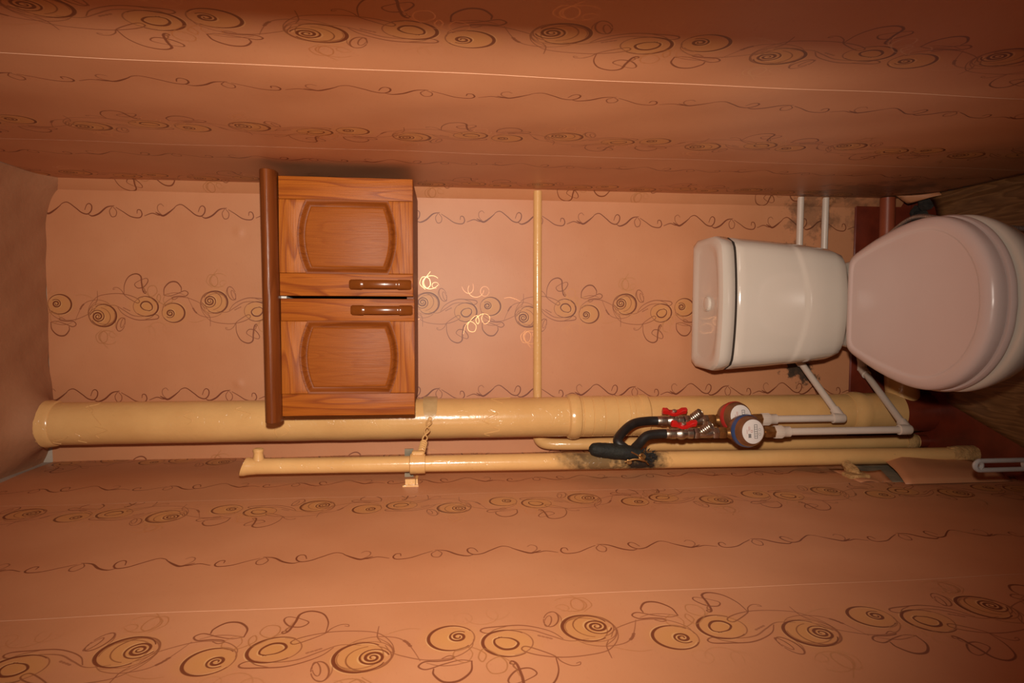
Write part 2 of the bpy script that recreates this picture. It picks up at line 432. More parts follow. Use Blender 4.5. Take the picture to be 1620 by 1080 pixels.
def linoleum_mat():
    m, nt, b = new_mat('linoleum')
    tc = nd(nt, 'ShaderNodeTexCoord')
    mp = nd(nt, 'ShaderNodeMapping'); mp.inputs['Scale'].default_value = (1, .12, 1); mp.inputs['Rotation'].default_value = (0, 0, .12)
    nt.links.new(tc.outputs['Object'], mp.inputs[0])
    n1 = noise(nt, 16, 2, vec=mp.outputs[0]); m1 = nd(nt, 'ShaderNodeMath', operation='MULTIPLY'); nt.links.new(n1, m1.inputs[0]); m1.inputs[1].default_value = 14
    fr = nd(nt, 'ShaderNodeMath', operation='FRACT'); nt.links.new(m1.outputs[0], fr.inputs[0])
    c = mixc(nt, ramp(nt, fr.outputs[0], [(0.0, 0.0), (.85, 1.0), (1.0, .2)]), (0.30, 0.145, 0.055), (0.16, 0.068, 0.024))
    nt.links.new(mixc(nt, ramp(nt, noise(nt, 260, 3, vec=mp.outputs[0]), [(.4, 0.0), (.7, .5)]), c, (0.11, 0.045, 0.016)), b.inputs['Base Color'])
    b.inputs['Roughness'].default_value = .38
    return m

M = dict(
    paper=wallpaper_mat(),
    joint_line=simple('joint_dark', (0.035, 0.022, 0.014), rough=.9),
    edge=simple('paper_edge', (0.66, 0.40, 0.26), rough=.8),
    raw=simple('bare_plaster', (0.30, 0.25, 0.17), (0.16, 0.14, 0.10), .9, 24, bmp=.5),
    ceiling=plaster_mat(),
    wall=simple('wall_core', (0.5, 0.42, 0.34), rough=.9),
    redpaint=simple('red_floor_paint', (0.20, 0.030, 0.012), (0.12, 0.018, 0.008), .38, 14, bmp=.3, bscale=30),
    lino=linoleum_mat(),
    pine_z=wood('pine_upright', 2, (0.40, 0.112, 0.011), (0.20, 0.038, 0.004)),
    pine_x=wood('pine_across', 0, (0.42, 0.125, 0.014), (0.21, 0.042, 0.005)),
    pine_panel=wood('pine_panel', 2, (0.315, 0.086, 0.011), (0.265, 0.066, 0.008), 1.8),
    moulding=wood('pine_moulding', 2, (0.25, 0.064, 0.008), (0.17, 0.038, 0.005)),
    cornice=wood('dark_cornice', 0, (0.20, 0.052, 0.011), (0.135, 0.032, 0.007), .6, .3),
    carcass=wood('carcass_board', 2, (0.22, 0.062, 0.02), (0.15, 0.04, 0.013)),
    melamine=simple('white_melamine', (0.72, 0.68, 0.62), rough=.4),
    handle=simple('handle_wood', (0.20, 0.054, 0.008), (0.17, 0.044, 0.006), .25, 30, coat=.3),
    ceramic=simple('white_ceramic', (0.65, 0.585, 0.505), (0.62, 0.555, 0.47), .08, 4, coat=.3),
    seat=simple('pink_seat_plastic', (0.62, 0.49, 0.45), (0.60, 0.465, 0.425), .28, 5),
    cream=painted_pipe_mat('cream_oil_paint'),
    cream_soot=painted_pipe_mat('cream_oil_paint_sooted', [((-.385, -.315, 0.945), .065, 1.0), ((-.375, -.30, 1.06), .075, .75), ((-.375, -.30, 1.13), .04, .4)]),
    strap=simple('greyed_cream_paint', (0.56, 0.37, 0.17), (0.47, 0.30, 0.13), .3, 30, bmp=.5, bscale=90),
    rag=simple('paint_clotted_wrap', (0.64, 0.37, 0.14), (0.38, 0.21, 0.075), .75, 60, bmp=.9, bscale=180, bdist=.004),
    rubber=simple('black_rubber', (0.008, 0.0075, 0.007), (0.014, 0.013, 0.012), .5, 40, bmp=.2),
    greenrub=simple('tarred_sleeve', (0.008, 0.0095, 0.005), (0.003, 0.003, 0.0028), .75, 30, bmp=.9, bscale=90, bdist=.004),
    brass=simple('dull_brass', (0.42, 0.22, 0.075), (0.20, 0.10, 0.035), .38, 50, .85, .2),
    nickel=simple('nickel_plate', (0.55, 0.50, 0.43), (0.34, 0.27, 0.20), .36, 60, 1.0, .25),
    red=simple('red_enamel', (0.62, 0.012, 0.010), (0.52, 0.010, 0.010), .3),
    bronze=simple('bronze_bezel', (0.26, 0.115, 0.05), (0.20, 0.085, 0.04), .3, 30, .4),
    blue=simple('blue_plastic', (0.035, 0.075, 0.20), (0.03, 0.06, 0.16), .3),
    redplast=simple('red_plastic', (0.45, 0.03, 0.025), (0.36, 0.025, 0.02), .3),
    dial=simple('dial_paper', (0.78, 0.72, 0.68), (0.74, 0.68, 0.63), .25),
    ink=simple('dial_ink', (0.05, 0.04, 0.045), rough=.5),
    pinkink=simple('dial_pink_ink', (0.55, 0.25, 0.22), rough=.5),
    ppr=simple('white_plastic_pipe', (0.68, 0.57, 0.48), (0.64, 0.53, 0.44), .35, 12),
    drain=simple('redbrown_pipe', (0.34, 0.075, 0.030), (0.26, 0.055, 0.022), .4, 10),
    braid=simple('braided_steel', (0.75, 0.74, 0.72), (0.40, 0.40, 0.38), .35, 300, .9, .6, 500),
    cement=simple('dark_cement', (0.055, 0.043, 0.034), (0.022, 0.018, 0.015), .95, 30, bmp=.9, bscale=50, bdist=.01),
    greyplast=simple('grey_plastic', (0.46, 0.44, 0.42), (0.41, 0.39, 0.37), .35),
    soot=simple('soot', (0.012, 0.011, 0.010), rough=.9),
)

# ------------------------------------------------------------------ room shell
def struct(name, mb, mat, parent=None, **k):
    o = obj(name, mb, mat, parent, **k)
    if not parent: o['kind'] = 'structure'
    return o
T = 0.08
wall_back = struct('wall_back', box(MB(), (XL-T, YB, -.05), (XR+T, YB+T, ZC+.09)), M['wall'])
wall_right = struct('wall_right', box(MB(), (XR, YF, -.05), (XR+T, YB, ZC+.09)), M['wall'])
wall_left = struct('wall_left', box(MB(), (XL-T, YF, -.05), (XL, YB, ZC+.09)), M['wall'])
fw = MB()
JR, JL = 0.234, -0.315
box(fw, (JR, YF-.06, -.05), (XR+T, YF, ZC+.09)); box(fw, (XL-T, YF-.06, -.05), (JL, YF, ZC+.09)); box(fw, (JL, YF-.06, 2.28), (JR, YF, ZC+.09))
wall_front = struct('wall_front', fw, M['wall'])
struct('floor', box(MB(), (XL-T, YF-.1, -.06), (XR+T, YB+T, 0)), M['redpaint'])

SX, SY, SR = -.3105, -.100, .0555
# ceiling: a plastered slab, dragged down into the corners
def ceiling():
    mb = MB(); nx, ny = 72, 96; vs = []; rng = random.Random(3)
    for j in range(ny+1):
        for i in range(nx+1):
            x = XL-.02+(XR-XL+.04)*i/nx; y = YF-.02+(YB-YF+.04)*j/ny
            dr, db, dl = max(0, XR-x), max(0, YB-y), max(0, x-XL)
            rp = max(0, math.hypot(x-SX, y-SY)-SR)
            z = ZC-.030*math.exp(-(dr+db*.6)/.05)-.030*math.exp(-math.hypot(dr, db)/.045)-.014*math.exp(-dr/.03)+.028*math.exp(-dl/.05)-.052*math.exp(-rp/.028)
            z += .0015*math.sin(x*31+y*17)+.001*math.sin(x*67-y*43)
            vs.append((x, y, z))
    fs = [(j*(nx+1)+i, j*(nx+1)+i+1, (j+1)*(nx+1)+i+1, (j+1)*(nx+1)+i) for j in range(ny) for i in range(nx)]
    mb.add(vs, fs); n = len(mb.v)
    x0, x1, y0, y1 = XL-.02, XR+.02, YF-.02, YB+.02
    box(mb, (x0, y0, ZC+.035), (x1, y1, ZC+.07))
    struct('ceiling', mb, M['ceiling'])
ceiling()

# wallpaper, strip by strip: each strip is a sheet of its own, its edge lapping the next
def strip(wall, name, P, N, a0, a1, z0, z1, uvf, na=14, nz=70, disp=None, thick=.0018, cut=None):
    """P(a) -> (x, y) along the wall, N(a) -> room-ward normal; uvf(a, z) -> uv"""
    mb = MB(); uv = []
    for j in range(nz+1):
        for i in range(na+1):
            a = a0+(a1-a0)*i/na; z = z0+(z1-z0)*j/nz
            if cut: z = max(z, cut(a)) if j == 0 else z
            d = thick+(disp(a, z) if disp else 0)
            p = P(a); n = N(a)
            mb.v.append((p[0]+n[0]*d, p[1]+n[1]*d, z)); u, v = uvf(a, z); uv.append((u/TU, v/TV))
    w_ = na+1
    mb.f = [(j*w_+i, j*w_+i+1, (j+1)*w_+i+1, (j+1)*w_+i) for j in range(nz) for i in range(na)]
    # turned-back edges give the sheet its lap
    for col in (0, na):
        n0 = len(mb.v)
        for j in range(nz+1):
            v = mb.v[j*w_+col]; a = a0 if col == 0 else a1; n = N(a); p = P(a)
            mb.v.append((p[0]+n[0]*.0001, p[1]+n[1]*.0001, v[2])); uv.append(uv[j*w_+col])
        mb.f += [(j*w_+col, (j+1)*w_+col, n0+j+1, n0+j) for j in range(nz)]
    o = obj(name, mb, M['paper'], wall, uv=uv, angle=50)
    o.data.materials.append(M['edge'])
    for k in range(na*nz, len(o.data.polygons)): o.data.polygons[k].material_index = 1
    return o

wob = lambda a, z: .0007*math.sin(a*23+z*9)+.0006*math.sin(z*19-a*31)
# right wall: P runs along Y
PR = lambda a: (XR, a); NR = lambda a: (-1, 0)
def right_uv(z0, yf): return lambda a, z: ((z0-z)*.588/.602, (a-yf)*TV/.475+TV/2)
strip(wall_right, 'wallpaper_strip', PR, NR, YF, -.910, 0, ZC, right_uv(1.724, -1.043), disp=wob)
strip(wall_right, 'wallpaper_strip', PR, NR, -.911, -.435, 0, ZC, right_uv(1.630, -.574), disp=lambda a, z: wob(a, z)+.0003*(a < -.89))
CH = .027
def PRc(a):      # the last strip leaves the wall before the corner and bridges onto the back wall
    if a <= -CH: return (XR, a)
    t = min(1, (a+CH)/(CH*1.25)); return (XR-CH*t-.002*math.sin(PI*t), -CH+CH*t-.0012*t)
def NRc(a): return (-1, 0) if a <= -CH else (-.72, -.69)
ragged = lambda a: .0+ (0.10 if a > -.06 else 0.0) + .03*math.sin(a*60)**2*(1 if a > -.25 else .0)
strip(wall_right, 'wallpaper_strip', PRc, NRc, -.436, CH*.25, 0, ZC-.03, right_uv(1.60, -.083), na=26, disp=lambda a, z: wob(a, z)*(1 if a < -.3 else .5)+.00012, cut=ragged)
# back wall
PBk = lambda a: (a, YB); NBk = lambda a: (0, -1)
back_uv = lambda a, z: (2.495-z, -(a+.011)+TV/2)
def plug_bumps(a, z):
    d = 0
    for x, zz in ((.203, 2.016), (-.222, 2.024)):
        r = math.hypot(a-x, z-zz); d += .003*math.exp(-(r/.009)**2)
    return d+.5*wob(a, z)
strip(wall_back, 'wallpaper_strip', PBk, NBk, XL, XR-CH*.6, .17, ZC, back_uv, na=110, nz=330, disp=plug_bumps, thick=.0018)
# left wall: hung the other way up
PLf = lambda a: (XL, a); NLf = lambda a: (1, 0)
def left_uv(z0, yf): return lambda a, z: (z-z0, -(a-yf)*TV/.57+TV/2)
strip(wall_left, 'wallpaper_strip', PLf, NLf, YF, -.935, 0, ZC, left_uv(1.433, -1.055), disp=wob)
strip(wall_left, 'wallpaper_strip', PLf, NLf, -.936, -.405, 0, ZC, left_uv(1.311, -.485), disp=lambda a, z: wob(a, z)+.0003*(a < -.91), na=20)
low = lambda a: .40 if a > -.40 else .40-(-.40-a)*60
strip(wall_left, 'wallpaper_strip', PLf, NLf, -.406, 0, .36, ZC, left_uv(1.36, -.02), disp=lambda a, z: wob(a, z)+.00012)
# front wall lining (seen only in reflections)
for x0, x1 in ((XL, JL), (JR, XR)):
    strip(wall_front, 'wallpaper_strip', lambda a: (a, YF), lambda a: (0, 1), x0, x1, 0, ZC, lambda a, z: (z, a), na=2, nz=4)
# door frame of the front opening
df = MB(); box(df, (JR, YF-.072, 0), (JR+.02, YF-.061, 2.28)); box(df, (JL-.06, YF-.072, 0), (JL, YF-.061, 2.28)); box(df, (JL-.06, YF-.072, 2.28), (JR+.06, YF-.061, 2.34))
struct('trim_1', df, M['carcass'])

# torn paper at the foot of the left wall: bare plaster, then two curling flaps
bp = MB()
prism_pts = [(-.40, .36), (0, .36), (0, 0), (-.40, 0)]
loft(bp, [[(XL+.0002, y, z) for y, z in prism_pts], [(XL+.0012, y, z) for y, z in prism_pts]], True, True)
obj('bare_plaster', bp, M['raw'], wall_left)
def flap(name, parent, grid, mat=M['paper']):
    """grid[i][j] of points, doubled back for thickness"""
    mb = MB(); ni, nj = len(grid), len(grid[0])
    vs = [p for r in grid for p in r]; fs = [(i*nj+j, i*nj+j+1, (i+1)*nj+j+1, (i+1)*nj+j) for i in range(ni-1) for j in range(nj-1)]
    mb.add(vs, fs)
    uv = [((2.1+.07*p[2]), (TV*.18+p[1]*.12)) for p in mb.v]
    o = obj(name, mb, mat, parent, uv=uv, angle=60)
    md = o.modifiers.new('sheet', 'SOLIDIFY'); md.thickness = .0008; md.offset = 0
    return o
# long lower flap, its top-left corner rolled off the wall
g = []
for i in range(13):
    t = i/12; z = .245-.215*t; row = []
    for j in range(9):
        s = j/8
        y = -.432+(.215-.09*t)*s
        lift = .0035+(.026*min(1, s/.3)**.8+.016*s)*(1-.5*t)*(.35+.65*min(1, t*4+.3))+.003*math.sin(t*5+s*2)*s
        row.append((XL+lift, y, z+.10*(1-s)*(1-t)*.75))
    g.append(row)
flap('torn_paper_flap', wall_left, g)
g = []
for i in range(9):
    t = i/8; row = []
    for j in range(6):
        s = j/5
        row.append((XL+.003+.012*(t**2)*s+.003*math.sin(6*t), -.405+(.13-.06*t)*s, .42-.085*t-.02*s*t))
    g.append(row)
flap('torn_paper_flap', wall_left, g)
# torn paper tip at the foot of the right wall
g = []
for i in range(7):
    t = i/6; row = []
    for j in range(6):
        s = j/5
        row.append((XR-.003-.022*s*(1-.4*t)-.003*math.sin(3*t+s*2), -.078-.010*s-.075*t, .105-.075*t-.03*s*(1-t)))
    g.append(row)
flap('torn_paper_flap', wall_right, g)

# painted board at the foot of the back wall
struct('baseboard_back', box(MB(), (XL, -.008, 0), (XR, 0, .185), .003), M['redpaint'])

# linoleum sheet: lies on the painted floor, its right edge climbing the wall
def linoleum():
    mb = MB(); nx, ny = 34, 34
    for j in range(ny+1):
        t = j/ny; y = -.11-(1.16)*t
        xl = -.270-.085*min(1, t*4)-.012*math.sin(t*3)*(t > .25)
        for i in range(nx+1):
            s = i/nx; x = xl+(XR-.006-xl)*s; y = -.11-.07*(1-s)*(1-t)-1.16*t
            lift = .022*max(0, (x-(XR-.05))/.05)**2 + .012*max(0, (x-(XR-.08))/.08)*max(0, 1-t*4)
            mb.v.append((x, y, (.0016+lift)+.0003*math.sin(x*23+y*11)))
    mb.f = [(j*(nx+1)+i, j*(nx+1)+i+1, (j+1)*(nx+1)+i+1, (j+1)*(nx+1)+i) for j in range(ny) for i in range(nx)]
    o = obj('linoleum_sheet', mb, M['lino'])
    md = o.modifiers.new('sheet', 'SOLIDIFY'); md.thickness = .002; md.offset = 0
    tag(o, 'brown wood-grain linoleum sheet laid loose on the dark red floor around the toilet', 'linoleum')
linoleum()

# ------------------------------------------------------------------ wall cabinet
def cabinet():
    r = thing('wall_cabinet', (.02, 0, 1.52), 'small varnished pine wall cabinet with two arched-panel doors and a dark rounded cornice', 'cabinet')
    x0, x1, z0, z1, yf = -.247, .300, 1.522, 1.836, -.278
    sp = box(MB(), (x1-.016, yf, z0), (x1, -.004, z1), .0015); obj('side_panel', sp, M['carcass'], r)
    sp = box(MB(), (x0, yf, z0), (x0+.016, -.004, z1), .0015); obj('side_panel', sp, M['carcass'], r)
    obj('bottom_panel', box(MB(), (x0+.016, yf, z0), (x1-.016, -.004, z0+.016)), M['carcass'], r)
    o = obj('top_panel', box(MB(), (x0+.016, yf-.004, z1-.013), (x1-.016, -.004, z1+.004)), M['melamine'], r); o['label'] = 'pale melamine top edge'
    obj('back_panel', box(MB(), (x0+.016, -.009, z0+.016), (x1-.016, -.004, z1-.016)), M['carcass'], r)
    # dark rounded cornice rail along the top
    def ring(x, q=1.0):
        out = []
        for k in range(13):
            a = -PI/2+PI*k/12
            out.append((x, -.303-.030*math.cos(a)*q, 1.8555+.0185*math.sin(a)*q))
        out += [(x, -.285, 1.8555+.0185*q), (x, -.285, 1.8555-.0185*q)]
        return [(a_, b_, c_-.0045*(.313-x)/.59) for a_, b_, c_ in out]
    xs = [(-.277, .96), (-.276, 1), (.312, 1), (.313, .96)]
    o = obj('cornice', loft(MB(), [ring(x, q) for x, q in xs], True, True), M['cornice'], r); o['label'] = 'dark brown rounded cornice rail'
    obj('cornice_board', box(MB(), (-.268, -.300, 1.841), (.305, -.004, 1.872), .002), M['cornice'], r)
    def door(xa, xb, za, zb, hx, sag):
        d = None; yb, yo = -.280, -.300
        W = xb-xa; st = .054
        xi0, xi1 = xa+st, xb-st
        zt, zbm = zb-.063, za+.060            # where the arches meet the stiles
        rise = .020
        def arc(z, sgn, x0_, x1_, n=14):
            return [(x0_+(x1_-x0_)*i/n, z+sgn*rise*(1-(2*i/n-1)**2)) for i in range(n+1)]
        left = obj('door', prism(MB(), [(xa, za), (xi0, za), (xi0, zb), (xa, zb)], yo, yb, .003), M['pine_z'], r)
        obj('stile', prism(MB(), [(xi1, za), (xb, za), (xb, zb), (xi1, zb)], yo, yb, .003), M['pine_z'], left)
        obj('rail', prism(MB(), [(xi0, zb), (xi0, zt)]+arc(zt, 1, xi0, xi1)[1:-1]+[(xi1, zt), (xi1, zb)], yo, yb, .0016), M['pine_x'], left)
        obj('rail', prism(MB(), [(xi1, za), (xi1, zbm)]+arc(zbm, -1, xi1, xi0)[1:-1]+[(xi0, zbm), (xi0, za)], yo, yb, .0016), M['pine_x'], left)
        loop = arc(zt, 1, xi0, xi1)+arc(zbm, -1, xi1, xi0)
        rings = [[(x, y, z) for x, z in inset(loop, dd)] for dd, y in ((-.003, yo+.006), (-.0015, yo-.0008), (.002, yo-.0012), (.0055, yo+.002), (.009, yo+.007), (.0125, yo+.0095), (.0155, yo+.0098), (.0155, yb-.001))]
        obj('panel_moulding', loft(MB(), rings), M['moulding'], left, angle=50)
        rings = [[(x, y, z) for x, z in inset(loop, dd)] for dd, y in ((.0150, yb-.001), (.0150, yo+.0085), (.0168, yo+.0062), (.019, yo+.0055))]
        obj('panel', loft(MB(), rings, True, True), M['pine_panel'], left)
        # bowed wooden pull with stepped, thicker ends
        hz0, hz1 = za+.004, za+.150; L = hz1-hz0; R = []
        n = 40
        for i in range(n+1):
            t = i/n; z = hz0+L*t; e = min(t, 1-t)
            yc = yo-.004-.020*math.sin(PI*min(1, e/.5)*.5)**.8 if e > .02 else yo-.004
            ww = .0118 if e < .215 else .0102
            if e < .02: ww *= .8+.2*(e/.02)
            th = .0105 if e < .215 else .0075
            bowx = 0
            R.append([(hx+ww*cx, yc+th*cy+.001, z) for cx, cy in ((-1,-.2),(-.75,-.75),(-.3,-.98),(.3,-.98),(.75,-.75),(1,-.2),(1,.6),(.7,.8),(-.7,.8),(-1,.6))])
        for e0 in (0, n):     # feet on the door
            pass
        h = MB(); loft(h, R, True, True)
        for z in (hz0+.012, hz1-.012): box(h, (hx-.008, yo-.012, z-.009), (hx+.008, yo+.001, z+.009))
        o = obj('handle', h, M['handle'], left, angle=45); o['label'] = 'bowed dark wooden pull handle'
        return left
    d1 = door(.0225, .3035, 1.522, 1.8345, .0505, 0)
    d2 = door(-.2655, .0165, 1.519, 1.8330, -.0105, 0)
cabinet()

# ------------------------------------------------------------------ toilet
def toilet():
    cx = .010
    r = thing('toilet', (cx, -.30, 0), 'white close-coupled toilet with its pinkish plastic lid closed', 'toilet')
    # cistern body: flat back, bowed front, drawn in towards the bottom
    def sect(z, hw, yb, yf, rc=.035, bow=.02, n=24):
        pts = []
        # front bow from right to left
        for i in range(n+1):
            t = i/n*2-1
            x = hw*t
            zc = .485+.030*t*t; q_ = min(1, max(0, (zc-z)/.011)); yadd = -.0042*q_*q_*(3-2*q_)*min(1, max(0, (z-.36)/.08))
            e = max(0, (abs(t)*hw-(hw-rc))/rc); y = yf-bow*(1-t*t)+rc*(1-math.sqrt(max(0, 1-e*e)))
            pts.append((cx+x, y+yadd, z))
        pts += [(cx+hw, yb+.0-.03, z), (cx+hw-.012, yb, z), (cx, yb, z), (cx-hw+.012, yb, z), (cx-hw, yb-.03, z)]
        return pts
    key = [(.350, .118, -.06, -.200, .03, .026), (.355, .134, -.052, -.214, .035, .027), (.366, .146, -.045, -.221, .035, .027), (.39, .153, -.04, -.2245, .035, .025),
           (.455, .161, -.04, -.2250, .036, .0245), (.525, .1685, -.04, -.2240, .037, .0245), (.57, .173, -.04, -.223, .038, .024), (.645, .179, -.04, -.220, .038, .022), (.6715, .181, -.04, -.219, .038, .022)]
    zs = sorted([k[0] for k in key]+[.46+.004*i for i in range(17)])
    prof = []
    for z in zs:
        for a_, b_ in zip(key, key[1:]):
            if a_[0] <= z <= b_[0]:
                t = (z-a_[0])/(b_[0]-a_[0]); prof.append(tuple(p+(q-p)*t for p, q in zip(a_, b_))); break
    prof += [(.673, .178, -.043, -.216, .038, .022), (.673, .160, -.055, -.200, .036, .022), (.690, .160, -.055, -.200, .036, .022)]
    tank = obj('cistern', loft(MB(), [sect(*p) for p in prof], True, True), M['ceramic'], r, angle=70)
    lp = [(.6775, .165, -.052, -.204, .04, .022), (.6775, .1795, -.042, -.2165, .04, .022), (.680, .1825, -.038, -.2205, .042, .023), (.704, .1845, -.036, -.223, .042, .023), (.714, .183, -.04, -.223, .04, .022), (.7175, .176, -.046, -.214, .04, .02),
          (.7185, .170, -.056, -.206, .04, .02), (.7165, .164, -.066, -.196, .04, .02), (.7125, .156, -.074, -.180, .04, .030), (.711, .15, -.08, -.168, .04, .034)]
    lid = obj('cistern_lid', loft(MB(), [sect(*p) for p in lp], True, True), M['ceramic'], tank, angle=60)
    jm = MB(); loft(jm, [sect(z_, .1808, -.042, -.2188, .038, .022) for z_ in (.6725, .6772)], True, True)  # thin dark ring between cistern body and lid
    obj('lid_joint', jm, M['joint_line'], tank)['label'] = 'dark line in the lid joint'
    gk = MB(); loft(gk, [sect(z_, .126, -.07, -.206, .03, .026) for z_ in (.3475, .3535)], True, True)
    obj('tank_shade_strip', gk, M['rubber'], tank)  # black strip standing in for the shadow line under the cistern
    b = MB(); lathe(b, (cx, -.142, .709), (0, 0, 1), [(0, .0215), (.006, .0215), (.009, .0205), (.009, .0185), (.007, .018), (.009, .0172), (.0105, .012), (.011, .002)], 32)
    obj('flush_button', b, M['ceramic'], lid); bpy.data.objects['flush_button']['label'] = 'round white push button'
    # outlines of lid, seat, bowl
    def outline(pts, n=64):
        """pts: (y, halfwidth) from back to front"""
        P = catmull([(hw, y, 0) for y, hw in pts], 8)
        R = [(p.x, p.y) for p in P]
        return R+[(-x, y) for x, y in R[::-1]]
    lidpts = [(-.318, .078), (-.321, .105), (-.334, .122), (-.372, .139), (-.430, .160), (-.500, .1785), (-.560, .1865), (-.615, .183), (-.665, .165), (-.705, .136), (-.735, .098), (-.754, .052), (-.760, .006)]
    LO = outline(lidpts)
    ctr = Vector((0, -.54))
    def grow(O, k, dy=0.0): # offset outline
        return inset([(x, y) for x, y in O], -k)
    def ringz(O, z): return [(cx+x, y, z) for x, y in O]
    zt = .418
    dome = lambda x, y, k: z_of(x, y)
    rings = [(0.004, zt-.030), (.0005, zt-.030), (-.0005, zt-.026), (-.0005, zt-.012), (.0025, zt-.004), (.009, zt), (.016, zt+.0028), (.022, zt+.0036), (.0262, zt+.0034), (.0285, zt+.0016), (.0305, zt+.0008), (.034, zt+.0010), (.06, zt+.0016), (.10, zt+.0024), (.135, zt+.0027)]
    def shrink(O, k):
        c = Vector((0, -.545)); out = []
        for x, y in O:
            d = Vector((x, y))-c; L = d.length; q = max(.02, L-k); out.append(tuple(c+d*(q/L)))
        return out
    lidm = MB(); loft(lidm, [ringz(shrink(LO, k), z) for k, z in rings], True, True)
    lidmesh = obj('seat_lid', lidm, M['seat'], r, angle=60); lidmesh['label'] = 'pinkish plastic lid, closed'
    SO = [(x*1.015, y-.006 if y < -.5 else y+.002) for x, y in LO]
    sr = [(.03, zt-.048), (.006, zt-.050), (0, zt-.046), (-.001, zt-.040), (.002, zt-.034), (.03, zt-.0325)]
    sm = MB(); loft(sm, [ringz(shrink(SO, k), z) for k, z in sr], True, True)
    obj('seat', sm, M['seat'], r, angle=60)['label'] = 'pinkish plastic seat'
    # bowl: rim, then drawn in to the pedestal and out to the foot
    BO = [(x*1.0, y-.016 if y < -.5 else y) for x, y in LO]
    def mixo(k, y0, y1, hw, z):
        """blend the bowl outline with an oval foot"""
        out = []
        n = len(BO)
        for i, (x, y) in enumerate(BO):
            a = PI*(i/(n-1)); ex, ey = hw*math.sin(min(a, PI) if True else a)*1.0, 0
            # oval running from the back (i=0) round the front
            th = PI/2 - PI*(i/(n-1))*1.0
            ang = math.atan2(y+.54, x); ox = math.cos(ang)*hw; oy = (y0+y1)/2+math.sin(ang)*(y1-y0)/2
            out.append((cx+x*(1-k)+ox*k, y*(1-k)+oy*k, z))
        return out
    bw = MB()
    R = [ringz(shrink(BO, .03), zt-.052), ringz(shrink(BO, .004), zt-.053), ringz(shrink(BO, -.002), zt-.058), ringz(shrink(BO, -.003), zt-.072), ringz(shrink(BO, .001), zt-.088), ringz(shrink(BO, .010), zt-.115),
         mixo(.25, -.64, -.33, .125, .265), mixo(.55, -.60, -.32, .115, .215), mixo(.85, -.56, -.30, .105, .15), mixo(1, -.55, -.29, .100, .09), mixo(1, -.56, -.28, .106, .035), mixo(1, -.57, -.275, .113, .012), mixo(1, -.57, -.275, .113, .0034)]
    loft(bw, R, True, True); obj('bowl', bw, M['ceramic'], r, angle=70)
    # shelf that carries the cistern
    sh = MB(); 
    def shs(y, hw, z0, z1): return [(cx-hw, y, z0+.015), (cx-hw*.9, y, z0), (cx+hw*.9, y, z0), (cx+hw, y, z0+.015), (cx+hw, y, z1-.012), (cx+hw*.92, y, z1), (cx-hw*.92, y, z1), (cx-hw, y, z1-.012)]
    loft(sh, [shs(-.05, .095, .29, .347), shs(-.10, .11, .27, .347), shs(-.20, .118, .25, .347), shs(-.30, .125, .24, .360), shs(-.335, .122, .24, .362)], True, True)
    obj('cistern_shelf', sh, M['ceramic'], r, angle=60)
    for s in (-1, 1):
        hg = MB(); tube(hg, [(cx+s*.062, -.312, .372), (cx+s*.062, -.312, .398)], .010, 14); tube(hg, [(cx+s*.088, -.314, .397), (cx+s*.036, -.314, .397)], .009, 14)
        obj('hinge', hg, M['seat'], r)
    hn = MB(); tube(hn, [(cx, -.30, .20), (cx-.004, -.21, .19), (cx-.03, -.15, .155), (cx-.078, -.123, .124)], .052, 24, 4); obj('outlet', hn, M['ceramic'], r)
toilet()

